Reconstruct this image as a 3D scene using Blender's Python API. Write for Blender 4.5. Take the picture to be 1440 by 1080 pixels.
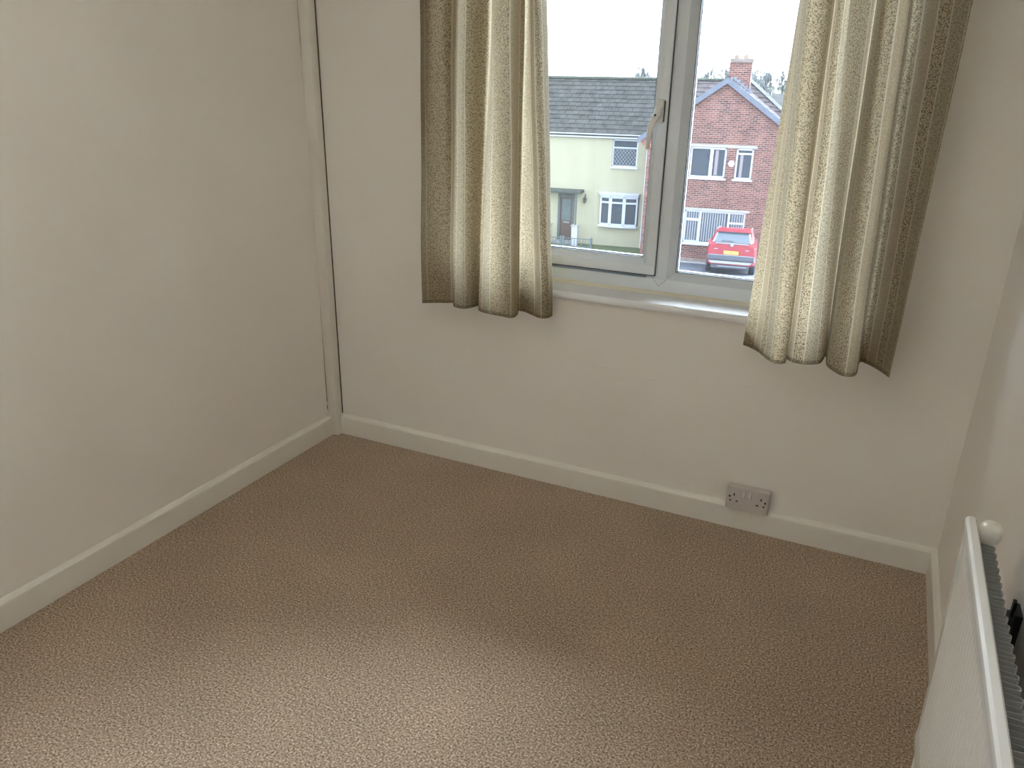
import bpy, bmesh, math, random
from mathutils import Vector, Matrix, noise
random.seed(7)
for _o in list(bpy.data.objects): bpy.data.objects.remove(_o)
S = bpy.context.scene
COL = S.collection

# ------------------------------------------------------------------ camera
CAM = Vector((2.0808, -2.554, 1.484))
_yaw, _pitch, _roll, _F = 0.4410, -0.3716, 0.0182, 1093.8
fwd = Vector((-math.sin(_yaw)*math.cos(_pitch), math.cos(_yaw)*math.cos(_pitch), math.sin(_pitch)))
r0 = Vector((math.cos(_yaw), math.sin(_yaw), 0)); u0 = r0.cross(fwd)
rr = r0*math.cos(_roll) + u0*math.sin(_roll); uu = -r0*math.sin(_roll) + u0*math.cos(_roll)
cam = bpy.data.cameras.new('camera'); camo = bpy.data.objects.new('camera', cam); COL.objects.link(camo)
camo.matrix_world = Matrix(((rr.x, uu.x, -fwd.x, CAM.x), (rr.y, uu.y, -fwd.y, CAM.y), (rr.z, uu.z, -fwd.z, CAM.z), (0, 0, 0, 1)))
cam.sensor_width = 36.0; cam.lens = 36.0*_F/1440.0; cam.clip_start = 0.02; cam.clip_end = 600
S.camera = camo

# ------------------------------------------------------------------ overcast sky
W = bpy.data.worlds.new('overcast'); S.world = W; W.use_nodes = True
_wt = W.node_tree; bg = _wt.nodes['Background']
_sky = _wt.nodes.new('ShaderNodeTexSky'); _sky.sky_type = 'HOSEK_WILKIE'; _sky.turbidity = 10; _sky.ground_albedo = .3
_sky.sun_direction = Vector((.30, .60, .82)).normalized()      # veiled sun ahead of the window, behind thin cloud
_hs = _wt.nodes.new('ShaderNodeHueSaturation'); _hs.inputs['Saturation'].default_value = .25
_wt.links.new(_sky.outputs[0], _hs.inputs['Color']); _tn = _wt.nodes.new('ShaderNodeMix'); _tn.data_type = 'RGBA'; _tn.blend_type = 'MULTIPLY'; _tn.inputs[0].default_value = 1; _tn.inputs[7].default_value = (.855, .97, 1.13, 1)
_wt.links.new(_hs.outputs[0], _tn.inputs[6]); _wt.links.new(_tn.outputs[2], bg.inputs[0]); bg.inputs[1].default_value = 1.0
S.view_settings.view_transform = 'Standard'; S.view_settings.look = 'None'
S.view_settings.gamma = 1; S.view_settings.use_curve_mapping = False
S.view_settings.exposure = 5.65
FILL_LAMP = 1.75          # strength of the added fill pendant
S.cycles.max_bounces = 12; S.cycles.diffuse_bounces = 8; S.cycles.transparent_max_bounces = 24
S.cycles.use_denoising = True; S.cycles.caustics_reflective = False; S.cycles.caustics_refractive = False
S.cycles.sample_clamp_indirect = 8

# ------------------------------------------------------------------ material helpers
def nodes(name):
    m = bpy.data.materials.new(name); m.use_nodes = True
    nt = m.node_tree; b = nt.nodes['Principled BSDF']
    return m, nt, b
def N(nt, t, **kw):
    n = nt.nodes.new(t)
    for k, v in kw.items():
        if k in n.inputs: n.inputs[k].default_value = v
        else: setattr(n, k, v)
    return n
def ramp(nt, stops, interp='LINEAR'):
    r = nt.nodes.new('ShaderNodeValToRGB'); r.color_ramp.interpolation = interp
    e = r.color_ramp.elements
    while len(e) < len(stops): e.new(0.5)
    for i, (p, c) in enumerate(stops): e[i].position = p; e[i].color = (*c, 1)
    return r
def mat(name, col, rough=.5, noise_scale=0, amt=.06, bump=0, bump_scale=None, metal=0, spec=.5, dist=.002):
    if rough >= .85: spec = min(spec, .08)      # masonry, tarmac, grass: no sheen
    m, nt, b = nodes(name)
    b.inputs['Base Color'].default_value = (*col, 1); b.inputs['Roughness'].default_value = rough
    b.inputs['Metallic'].default_value = metal; b.inputs['Specular IOR Level'].default_value = spec
    if noise_scale or bump: tc = N(nt, 'ShaderNodeTexCoord')
    if noise_scale:
        n = N(nt, 'ShaderNodeTexNoise', Scale=noise_scale, Detail=4.0); nt.links.new(tc.outputs['Object'], n.inputs['Vector'])
        r = ramp(nt, [(.3, tuple(c*(1-amt) for c in col)), (.7, tuple(min(1, c*(1+amt)) for c in col))])
        nt.links.new(n.outputs['Fac'], r.inputs[0]); nt.links.new(r.outputs[0], b.inputs['Base Color'])
    if bump:
        n2 = N(nt, 'ShaderNodeTexNoise', Scale=bump_scale or noise_scale, Detail=3.0); nt.links.new(tc.outputs['Object'], n2.inputs['Vector'])
        bp = N(nt, 'ShaderNodeBump', Strength=bump, Distance=dist); nt.links.new(n2.outputs['Fac'], bp.inputs['Height'])
        nt.links.new(bp.outputs[0], b.inputs['Normal'])
    return m

M = {}
M['wall'] = mat('wall_paint', (.86, .83, .785), .55, 3, .012, .12, 60, dist=.003)
M['ceiling'] = mat('ceiling_paint', (.84, .82, .78), .7, 3, .01)
M['gloss'] = mat('gloss_paint', (.82, .80, .745), .22, 5, .015, .08, 25, dist=.002)
M['boxing'] = mat('old_gloss_paint', (.80, .77, .71), .35, 9, .03, .06, 30)
M['upvc'] = mat('white_upvc', (.76, .82, .87), .28)
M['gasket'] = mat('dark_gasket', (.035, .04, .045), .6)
M['weld'] = mat('weld_shade', (.42, .46, .49), .5)
M['bead'] = mat('caulk_cream', (.74, .71, .60), .5)
M['sill'] = mat('sill_gloss', (.88, .90, .92), .16, 6, .01)
M['handle'] = mat('ivory_handle', (.76, .77, .75), .3)
M['socket'] = mat('socket_plastic', (.60, .565, .545), .32)
M['switch'] = mat('switch_plastic', (.70, .665, .64), .3)
M['black'] = mat('black_hole', (.01, .01, .01), .6)
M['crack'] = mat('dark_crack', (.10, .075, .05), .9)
M['rad'] = mat('radiator_enamel', (.80, .80, .77), .22)
M['fin'] = mat('convector_grey', (.36, .37, .35), .45)
M['cap'] = mat('ivory_cap', (.78, .77, .70), .3)
M['bracket'] = mat('black_bracket', (.015, .015, .015), .5)

def carpet_mat():
    m, nt, b = nodes('carpet_pile'); tc = N(nt, 'ShaderNodeTexCoord')
    n1 = N(nt, 'ShaderNodeTexNoise', Scale=185.0, Detail=3.0, Roughness=.7); nt.links.new(tc.outputs['Object'], n1.inputs['Vector'])
    r1 = ramp(nt, [(.34, (.11, .066, .034)), (.46, (.36, .26, .175)), (.55, (.50, .385, .275)), (.66, (.84, .73, .60))])
    nt.links.new(n1.outputs['Fac'], r1.inputs[0])
    n2 = N(nt, 'ShaderNodeTexNoise', Scale=3.0, Detail=5.0); nt.links.new(tc.outputs['Object'], n2.inputs['Vector'])
    r2 = ramp(nt, [(.3, (.88, .88, .88)), (.7, (1, 1, 1))]); nt.links.new(n2.outputs['Fac'], r2.inputs[0])
    mx = N(nt, 'ShaderNodeMix', data_type='RGBA', blend_type='MULTIPLY'); mx.inputs[0].default_value = 1
    nt.links.new(r1.outputs[0], mx.inputs[6]); nt.links.new(r2.outputs[0], mx.inputs[7])
    nt.links.new(mx.outputs[2], b.inputs['Base Color'])
    b.inputs['Roughness'].default_value = .95; b.inputs['Specular IOR Level'].default_value = .1
    b.inputs['Sheen Weight'].default_value = .25
    n3 = N(nt, 'ShaderNodeTexNoise', Scale=170.0, Detail=2.0); nt.links.new(tc.outputs['Object'], n3.inputs['Vector'])
    bp = N(nt, 'ShaderNodeBump', Strength=.8, Distance=.004); nt.links.new(n3.outputs['Fac'], bp.inputs['Height']); nt.links.new(bp.outputs[0], b.inputs['Normal'])
    return m
M['carpet'] = carpet_mat()

def glass_mat(name, film=.02, tint=(.99, 1, 1)):
    m = bpy.data.materials.new(name); m.use_nodes = True; nt = m.node_tree; nt.nodes.clear()
    out = N(nt, 'ShaderNodeOutputMaterial'); tr = N(nt, 'ShaderNodeBsdfTransparent'); tr.inputs[0].default_value = (*tint, 1)
    gl = N(nt, 'ShaderNodeBsdfGlossy'); gl.inputs['Roughness'].default_value = .01
    fr = N(nt, 'ShaderNodeFresnel'); fr.inputs[0].default_value = 1.45
    m1 = N(nt, 'ShaderNodeMixShader'); nt.links.new(fr.outputs[0], m1.inputs[0]); nt.links.new(tr.outputs[0], m1.inputs[1]); nt.links.new(gl.outputs[0], m1.inputs[2])
    tl = N(nt, 'ShaderNodeBsdfTranslucent'); tl.inputs[0].default_value = (.9, .95, 1, 1)
    m2 = N(nt, 'ShaderNodeMixShader'); m2.inputs[0].default_value = film
    nt.links.new(m1.outputs[0], m2.inputs[1]); nt.links.new(tl.outputs[0], m2.inputs[2]); nt.links.new(m2.outputs[0], out.inputs[0])
    return m
M['glass'] = glass_mat('window_glass', .003)

def fabric_mat(name, dark=1.0, trans=.46):
    m, nt, b = nodes(name); uv = N(nt, 'ShaderNodeUVMap'); uv.uv_map = 'cloth'
    sx = N(nt, 'ShaderNodeSeparateXYZ'); nt.links.new(uv.outputs[0], sx.inputs[0])
    dv = N(nt, 'ShaderNodeMath', operation='DIVIDE'); dv.inputs[1].default_value = .21; nt.links.new(sx.outputs[0], dv.inputs[0])
    fr = N(nt, 'ShaderNodeMath', operation='FRACT'); nt.links.new(dv.outputs[0], fr.inputs[0])
    cream = (.46, .382, .253); beige = (.415, .34, .228); grey = (.39, .34, .24); line = (.515, .45, .33); d = (.085, .058, .030)
    base = ramp(nt, [(0, cream), (.30, line), (.32, beige), (.48, line), (.50, cream), (.66, line), (.675, grey), (.86, line), (.875, cream)], 'CONSTANT')
    nt.links.new(fr.outputs[0], base.inputs[0])
    spk = ramp(nt, [(0, (.85,)*3), (.30, (0,)*3), (.32, (.34,)*3), (.48, (0,)*3), (.50, (.95,)*3), (.66, (0,)*3), (.675, (.6,)*3), (.86, (0,)*3), (.875, (.85,)*3)], 'CONSTANT')
    nt.links.new(fr.outputs[0], spk.inputs[0])
    mp = N(nt, 'ShaderNodeMapping'); mp.inputs['Scale'].default_value = (1, .9, 1); nt.links.new(uv.outputs[0], mp.inputs[0])
    n1 = N(nt, 'ShaderNodeTexNoise', Scale=300.0, Detail=1.0, Distortion=1.0); nt.links.new(mp.outputs[0], n1.inputs['Vector'])
    r1 = ramp(nt, [(.50, (0,)*3), (.56, (1,)*3)]); nt.links.new(n1.outputs['Fac'], r1.inputs[0])
    mu = N(nt, 'ShaderNodeMath', operation='MULTIPLY'); nt.links.new(r1.outputs[0], mu.inputs[0]); nt.links.new(spk.outputs[0], mu.inputs[1])
    mu2 = N(nt, 'ShaderNodeMath', operation='MULTIPLY'); mu2.inputs[1].default_value = .9; nt.links.new(mu.outputs[0], mu2.inputs[0])
    mx = N(nt, 'ShaderNodeMix', data_type='RGBA'); nt.links.new(mu2.outputs[0], mx.inputs[0]); nt.links.new(base.outputs[0], mx.inputs[6])
    mx.inputs[7].default_value = (*d, 1)
    ds = N(nt, 'ShaderNodeMix', data_type='RGBA', blend_type='MULTIPLY'); ds.inputs[0].default_value = 1; ds.inputs[7].default_value = (dark, dark, dark, 1)
    nt.links.new(mx.outputs[2], ds.inputs[6])
    nt.links.new(ds.outputs[2], b.inputs['Base Color']); b.inputs['Roughness'].default_value = .9; b.inputs['Specular IOR Level'].default_value = .15
    bp = N(nt, 'ShaderNodeBump', Strength=.15, Distance=.001); nt.links.new(n1.outputs['Fac'], bp.inputs['Height']); nt.links.new(bp.outputs[0], b.inputs['Normal'])
    tl = N(nt, 'ShaderNodeBsdfTranslucent'); nt.links.new(ds.outputs[2], tl.inputs[0])
    ms = N(nt, 'ShaderNodeMixShader'); ms.inputs[0].default_value = trans
    out = nt.nodes['Material Output']
    nt.links.new(b.outputs[0], ms.inputs[1]); nt.links.new(tl.outputs[0], ms.inputs[2]); nt.links.new(ms.outputs[0], out.inputs[0])
    return m
M['fabric'] = fabric_mat('curtain_fabric')
M['hem'] = fabric_mat('curtain_hem_fabric', .7, .2)

def brick_mat(name, c1, c2, mortar, scale=1.0):
    # bricks in object space: X along the wall, Z up (or Y along for side walls through x+y)
    m, nt, b = nodes(name); tc = N(nt, 'ShaderNodeTexCoord'); s = N(nt, 'ShaderNodeSeparateXYZ'); nt.links.new(tc.outputs['Object'], s.inputs[0])
    a = N(nt, 'ShaderNodeMath', operation='ADD'); nt.links.new(s.outputs[0], a.inputs[0]); nt.links.new(s.outputs[1], a.inputs[1])
    c = N(nt, 'ShaderNodeCombineXYZ'); nt.links.new(a.outputs[0], c.inputs[0]); nt.links.new(s.outputs[2], c.inputs[1])
    k = N(nt, 'ShaderNodeTexBrick', Scale=1.0); k.offset = .5
    k.inputs['Color1'].default_value = (*c1, 1); k.inputs['Color2'].default_value = (*c2, 1); k.inputs['Mortar'].default_value = (*mortar, 1)
    k.inputs['Mortar Size'].default_value = .010; k.inputs['Brick Width'].default_value = .225; k.inputs['Row Height'].default_value = .08
    k.inputs['Bias'].default_value = -.1
    nt.links.new(c.outputs[0], k.inputs['Vector'])
    n = N(nt, 'ShaderNodeTexNoise', Scale=1.7, Detail=5.0); nt.links.new(tc.outputs['Object'], n.inputs['Vector'])
    r = ramp(nt, [(.3, (.72, .70, .70)), (.62, (1, 1, 1))]); nt.links.new(n.outputs['Fac'], r.inputs[0])
    mx = N(nt, 'ShaderNodeMix', data_type='RGBA', blend_type='MULTIPLY'); mx.inputs[0].default_value = 1
    nt.links.new(k.outputs['Color'], mx.inputs[6]); nt.links.new(r.outputs[0], mx.inputs[7]); nt.links.new(mx.outputs[2], b.inputs['Base Color'])
    bp = N(nt, 'ShaderNodeBump', Strength=.5, Distance=.01, invert=True); nt.links.new(k.outputs['Fac'], bp.inputs['Height']); nt.links.new(bp.outputs[0], b.inputs['Normal'])
    b.inputs['Roughness'].default_value = .9; b.inputs['Specular IOR Level'].default_value = .08
    return m
# exterior surfaces: base colours darkened to dim the outside against the room
M['render'] = mat('cream_render', (.285, .270, .188), .9, 1.2, .04)
M['brick'] = brick_mat('red_brick', (.180, .074, .056), (.074, .034, .031), (.235, .195, .172))
M['brick_pale'] = brick_mat('pale_plinth_brick', (.22, .175, .15), (.16, .12, .105), (.24, .215, .19))
M['tile'] = mat('grey_tile', (.027, .0275, .026), 1, 2.5, .35, spec=.05)
M['tile_red'] = mat('red_brown_tile', (.050, .043, .044), 1, 2.5, .25, spec=.05)
M['hipgrey'] = mat('pale_hip_tile', (0.128, 0.132, 0.140), 1, 4, .1, spec=.05)
M['moss'] = mat('moss_ridge', (0.044, 0.050, 0.040), 1, 6, .2, spec=.05)
M['pvc_out'] = mat('outdoor_white_upvc', (0.363, 0.386, 0.421), .4)
M['barge'] = mat('bargeboard_paint', (.10, .112, .135), .6, 4, .08, spec=.2)
M['salmon'] = mat('salmon_render', (0.218, 0.106, 0.087), .9, 3, .05)
M['darkglass'] = mat('dim_window_glass', (0.036, 0.046, 0.056), .5, spec=.2)
M['lead'] = mat('diamond_lead', (0.203, 0.218, 0.232), .5)
M['doorbrown'] = mat('brown_door', (0.054, 0.029, 0.020), .5, 4, .15)
M['greywood'] = mat('grey_green_paint', (0.062, 0.073, 0.069), .7, 4, .15)
M['canopy'] = mat('porch_felt', (0.054, 0.062, 0.054), .9, 4, .2)
M['whitewall'] = mat('white_render', (0.334, 0.349, 0.363), .9, 5, .05)
M['lintel'] = mat('concrete_lintel', (0.262, 0.254, 0.226), .9, 5, .08)
M['blind'] = mat('blind_slat', (0.189, 0.203, 0.218), .7)
M['curt_in'] = mat('pink_net_curtain', (0.203, 0.174, 0.182), .9)
M['grass'] = mat('rough_grass', (0.069, 0.087, 0.043), .95, 12, .3, .6, 40)
M['tarmac'] = mat('tarmac', (0.054, 0.062, 0.077), .9, 9, .15, .3, 60)
M['concrete'] = mat('pavement_concrete', (0.218, 0.218, 0.218), .9, 5, .1)
M['soil'] = mat('far_ground', (0.087, 0.095, 0.062), .95, .4, .2)
M['rail'] = mat('painted_railing', (0.073, 0.095, 0.098), .5)
M['carred'] = mat('red_car_paint', (.20, .008, .016), .25, spec=.4)
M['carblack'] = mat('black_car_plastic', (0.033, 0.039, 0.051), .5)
M['tyre'] = mat('tyre_rubber', (0.018, 0.020, 0.025), .8)
M['carglass'] = mat('tinted_car_glass', (0.060, 0.076, 0.092), .25, spec=.4)
M['chrome'] = mat('chrome_trim', (.19, .20, .22), .3, metal=.5)
M['flash'] = mat('lead_flashing', (.17, .18, .21), .6, 5, .1, spec=.2)
M['lamp'] = mat('red_tail_lamp', (0.363, 0.014, 0.018), .15)
M['plate'] = mat('yellow_plate', (0.450, 0.290, 0.043), .4)
M['plateblack'] = mat('plate_black', (0.022, 0.022, 0.022), .5)
M['alloy'] = mat('alloy_wheel', (0.254, 0.262, 0.276), .35, metal=.6)
M['bark'] = mat('grey_bark', (0.073, 0.073, 0.069), .95, 3, .2)
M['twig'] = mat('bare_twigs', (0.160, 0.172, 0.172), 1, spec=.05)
M['pot'] = mat('chimney_pot', (0.218, 0.160, 0.124), .9, 4, .1)
M['lantern'] = mat('black_lantern', (0.022, 0.024, 0.022), .5)

# ------------------------------------------------------------------ mesh helpers
def link(name, me, m, parent=None, smooth=False):
    o = bpy.data.objects.new(name, me); COL.objects.link(o)
    if m is not None and not me.materials: me.materials.append(m)
    if parent is not None: o.parent = parent
    if smooth:
        for p in me.polygons: p.use_smooth = True
    return o
def pyd(name, V, Fc, m, parent=None, smooth=False, off=None):
    if off is not None: V = [(v[0]-off[0], v[1]-off[1], v[2]-off[2]) for v in V]
    me = bpy.data.meshes.new(name); me.from_pydata([tuple(v) for v in V], [], Fc); me.update()
    bm = bmesh.new(); bm.from_mesh(me); bmesh.ops.recalc_face_normals(bm, faces=bm.faces); bm.to_mesh(me); bm.free()
    return link(name, me, m, parent, smooth)
def boxes(name, L, m, parent=None, off=(0, 0, 0), bevel=0, seg=2):
    bm = bmesh.new()
    for a, b in L:
        lo = [min(a[i], b[i]) - off[i] for i in range(3)]; hi = [max(a[i], b[i]) - off[i] for i in range(3)]
        mt = Matrix.Translation([(lo[i]+hi[i])/2 for i in range(3)]) @ Matrix.Diagonal([hi[i]-lo[i] for i in range(3)] + [1])
        bmesh.ops.create_cube(bm, size=1, matrix=mt)
    if bevel: bmesh.ops.bevel(bm, geom=bm.edges[:], offset=bevel, segments=seg, affect='EDGES', profile=.5, clamp_overlap=True)
    me = bpy.data.meshes.new(name); bm.to_mesh(me); bm.free()
    o = link(name, me, m, parent)
    if bevel: shade(o)
    return o
def box(name, a, b, m, parent=None, off=(0, 0, 0), bevel=0, seg=2): return boxes(name, [(a, b)], m, parent, off, bevel, seg)
def shade(o, ang=.6):
    for p in o.data.polygons: p.use_smooth = True
    o.data.set_sharp_from_angle(angle=ang)
def extrude(name, prof, axis, a, b, m, parent=None, off=(0, 0, 0), smooth=False):
    # prof: 2D points in the two other axes (cyclic order after axis: x->(y,z), y->(x,z), z->(x,y))
    V = []
    for t in (a, b):
        for p, q in prof:
            v = {'x': (t, p, q), 'y': (p, t, q), 'z': (p, q, t)}[axis]; V.append(v)
    n = len(prof); Fc = [[i, (i+1) % n, n+(i+1) % n, n+i] for i in range(n)] + [list(range(n)), list(range(n, 2*n))]
    o = pyd(name, V, Fc, m, parent, off=off)
    if smooth: shade(o, .5)
    return o
def lathe(name, prof, m, parent=None, n=24, mtx=None, smooth=True):
    V = []; Fc = []
    for r, z in prof:
        for k in range(n):
            a = 2*math.pi*k/n; v = Vector((r*math.cos(a), r*math.sin(a), z)); V.append(mtx @ v if mtx else v)
    for i in range(len(prof)-1):
        for k in range(n): Fc.append([i*n+k, i*n+(k+1) % n, (i+1)*n+(k+1) % n, (i+1)*n+k])
    Fc.append(list(range(n))); Fc.append(list(range((len(prof)-1)*n, len(prof)*n)))
    o = pyd(name, V, Fc, m, parent)
    if smooth: shade(o, .7)
    return o
def empty(name, loc=(0, 0, 0), rz=0):
    o = bpy.data.objects.new(name, None); COL.objects.link(o); o.location = loc; o.rotation_euler[2] = rz; o.empty_display_size = .1
    return o
def tag(o, label, cat, group=None):
    o['label'] = label; o['category'] = cat
    if group: o['group'] = group
    return o
def struct(o, label=None):
    o['kind'] = 'structure'
    if label: o['label'] = label
    return o

# ------------------------------------------------------------------ room shell
RW, RD, RH = 2.414, -3.15, 2.40          # width, back wall, ceiling
WX0, WX1, WZ0, WZ1 = .64, 2.12, .775, 2.15   # window opening
TH = .26
floor = struct(box('floor', (-.1, RD-.1, -.12), (RW+.1, .02, 0), M['carpet']), 'brown flecked carpet covering the whole floor')
struct(box('ceiling', (-.1, RD-.1, RH), (RW+.1, TH, RH+.1), M['ceiling']), 'plain white ceiling')
struct(box('wall_left', (-.1, RD-.1, 0), (0, TH, RH), M['wall']), 'cream painted wall beside the corner boxing')
struct(box('wall_right', (RW, RD-.1, 0), (RW+.1, TH, RH), M['wall']), 'cream painted wall behind the radiator')
struct(box('wall_back', (0, RD-.1, 0), (RW, RD, RH), M['wall']), 'cream painted wall facing the window')
ww = struct(boxes('wall_window', [((0, 0, -.1), (WX0, TH, RH)), ((WX1, 0, -.1), (RW, TH, RH)), ((WX0, 0, -.1), (WX1, TH, WZ0-.005)), ((WX0, 0, WZ1), (WX1, TH, RH))], M['wall']), 'cream painted wall with the window')
# hairline plaster ridges under the window board
def ridge(pts, w=.0022, h=.0016):
    V = []; Fc = []
    for i, (x, z) in enumerate(pts):
        k = .25 if i in (0, len(pts)-1) else 1
        V += [(x, 0.0, z+w*k), (x, -h*k, z), (x, 0.0, z-w*k)]
    for i in range(len(pts)-1):
        a = 3*i; Fc += [[a, a+1, a+4, a+3], [a+1, a+2, a+5, a+4]]
    return pyd('paint_crack', V, Fc, M['wall'], ww)
def wob(p, n=6, s=.004):
    out = []
    for i in range(len(p)-1):
        for k in range(n):
            t = k/n; out.append((p[i][0]*(1-t)+p[i+1][0]*t, p[i][1]*(1-t)+p[i+1][1]*t + random.uniform(-s, s)*.5))
    return out + [p[-1]]
for c in ([(1.135, .512), (1.19, .519), (1.246, .5205), (1.29, .516), (1.328, .509)], [(1.365, .503), (1.434, .504), (1.485, .503)], [(1.58, .508), (1.62, .538), (1.66, .562)], [(1.72, .522), (1.768, .541)], [(1.30, .47), (1.33, .466)]):
    ridge(wob(c, 4, .003))

# skirting: square face with a rounded top
def skprof(s):   # (offset from the wall, z); s = direction into the room
    return [(0, 0), (s*.018, 0), (s*.018, .074), (s*.018, .076), (s*.0165, .081), (s*.012, .0845), (s*.011, .0865), (s*.007, .090), (0, .092)]
struct(extrude('baseboard_window', skprof(-1), 'x', .047, RW, M['gloss'], smooth=True), 'cream gloss skirting board under the window')
struct(extrude('baseboard_left', skprof(1), 'y', -.047, RD, M['gloss'], smooth=True), 'cream gloss skirting board along the left wall')
struct(extrude('baseboard_right', [(RW+p, q) for p, q in skprof(-1)], 'y', -.018, RD, M['gloss'], smooth=True), 'cream gloss skirting board behind the radiator')
struct(extrude('baseboard_back', [(RD+p, q) for p, q in skprof(1)], 'x', 1.05, RW-.018, M['gloss'], smooth=True), 'cream gloss skirting board on the wall facing the window')
# pipe boxing in the corner, standing just off the window wall; a dark strip paints its joint's shade
tb = struct(box('trim_1', (.0, -.047, 0), (.0465, -.0055, RH), M['boxing'], bevel=.004), 'painted timber boxing running up the room corner')
def crackstrip(zs, ws):
    V = []; Fc = []
    for z, w in zip(zs, ws): V += [(.0006, -.0472-w, z), (.0006, -.0472, z)]
    for i in range(len(zs)-1): Fc.append([2*i, 2*i+1, 2*i+3, 2*i+2])
    o = pyd('joint_crack', V, Fc, M['crack'], tb); return o
box('joint_crack', (.030, -.0055, .095), (.0462, -.0002, RH-.01), M['crack'], tb)  # dark strip standing in for the shade inside the open joint
crackstrip([.155, .165, .18, .26, .36, .48, .6], [.0005, .004, .0022, .0028, .0016, .0012, .0003])
crackstrip([.118, .126, .135, .142], [.0005, .004, .0038, .0005])
crackstrip([1.55, 1.62, 1.70, 1.76], [.0003, .0016, .0014, .0003])


# ------------------------------------------------------------------ added fill light: unseen uplighter pendant brightening the room
cl = tag(empty('fill_pendant', (1.2, -1.9, RH)), 'unseen white bowl uplighter pendant added as fill light', 'added fill light')
lathe('ceiling_rose', [(.05, 0), (.05, -.012), (.03, -.022), (.008, -.026)], M['upvc'], cl, n=28)
lathe('rod', [(.005, -.02), (.005, -.47)], M['upvc'], cl, n=12)
bowl = [(.03, -.485), (.10, -.478), (.155, -.455), (.19, -.42), (.20, -.385)]
lathe('bowl', bowl + [(r-.006, z+.004) for r, z in reversed(bowl)], M['upvc'], cl, n=40)
lm_, lnt, lb = nodes('fill_bulb'); lb.inputs['Base Color'].default_value = (.9, .9, .88, 1)
lb.inputs['Emission Color'].default_value = (1, .945, .87, 1); lb.inputs['Emission Strength'].default_value = FILL_LAMP
lathe('fill_disc', [(.02, -.465), (.09, -.462), (.10, -.448), (.09, -.44), (.02, -.438)], lm_, cl, n=32)

# panelled door behind the photographer
dr = struct(empty('door_1', (.55, RD, 0)), 'white panelled door facing the window')
boxes('door_frame', [((.07, RD, 0), (.14, RD+.03, 2.04)), ((.91, RD, 0), (.98, RD+.03, 2.04)), ((.07, RD, 2.04), (.98, RD+.03, 2.11))], M['gloss'], dr, off=(.55, RD, 0), bevel=.004)
dl = box('door_leaf', (.145, RD, .006), (.905, RD+.02, 2.035), M['gloss'], dr, off=(.55, RD, 0), bevel=.002)
for a in ((.23, .25), (.56, .25), (.23, 1.1), (.56, 1.1)):
    box('door_panel', (a[0], RD+.02, a[1]), (a[0]+.26, RD+.026, a[1]+.7), M['gloss'], dl, off=(.55, RD, 0), bevel=.004)
hm = Matrix.Translation((-.33+.62, .02, 1.0)) @ Matrix.Rotation(-math.pi/2, 4, 'X')
lathe('door_knob', [(.026, 0), (.026, .005), (.010, .008), (.010, .03), (.026, .04), (.028, .052), (.018, .062)], M['chrome'], dl, mtx=hm)

# ------------------------------------------------------------------ window
FY = .115      # room-side face of the outer frame
win = struct(empty('window_1', (1.38, FY, WZ0)), 'white plastic double-glazed window with an opening left sash')
wo = (1.38, FY, WZ0)
MX0, MX1 = 1.362, 1.416    # mullion flat
def bar(name, prof, axis, a, b, m=None, parent=None):
    return extrude(name, prof, axis, a, b, m or M['upvc'], parent or win, off=wo)
# outer frame
boxes('outer_frame', [((WX0, FY, WZ0), (WX1, FY+.065, .838)), ((WX0, FY, WZ1-.045), (WX1, FY+.065, WZ1)), ((WX0, FY, .838), (WX0+.045, FY+.065, WZ1-.045)), ((WX1-.045, FY, .838), (WX1, FY+.065, WZ1-.045))], M['upvc'], win, off=wo, bevel=.0025)
box('mullion', (MX0-.02, FY, .838), (MX1, FY+.065, WZ1-.045), M['upvc'], win, off=wo, bevel=.0025)
# mitred weld at the foot of the mullion
pyd('weld_line', [(MX0-.002, FY-.0004, .846), (MX0+.0005, FY-.0004, .846), (1.391, FY-.0004, .8125), (1.3885, FY-.0004, .8125)], [[0, 1, 2, 3]], M['weld'], win, off=wo)
pyd('weld_line', [(1.4155, FY-.0004, .839), (1.4165, FY-.0004, .837), (1.391, FY-.0004, .8125), (1.3895, FY-.0004, .8135)], [[0, 1, 2, 3]], M['weld'], win, off=wo)
# opening sash on the left: overlaps frame and mullion, stands proud
SX0, SX1, SZ0, SZ1 = WX0+.03, 1.374, .852, WZ1-.03
sash = boxes('sash', [((SX0, FY-.016, SZ0), (SX1, FY+.04, SZ0+.035)), ((SX0, FY-.016, SZ1-.035), (SX1, FY+.04, SZ1)), ((SX0, FY-.016, SZ0+.035), (SX0+.035, FY+.04, SZ1-.035)), ((SX1-.035, FY-.016, SZ0+.035), (SX1, FY+.04, SZ1-.035))], M['upvc'], win, off=wo, bevel=.003)
# dark rubber seal between sash and frame
boxes('seal', [((SX0, FY-.008, SZ0-.004), (SX1+.002, FY-.0005, SZ0)), ((SX1, FY-.008, SZ0-.004), (SX1+.0022, FY-.0005, SZ1))], M['gasket'], win, off=wo)
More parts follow.
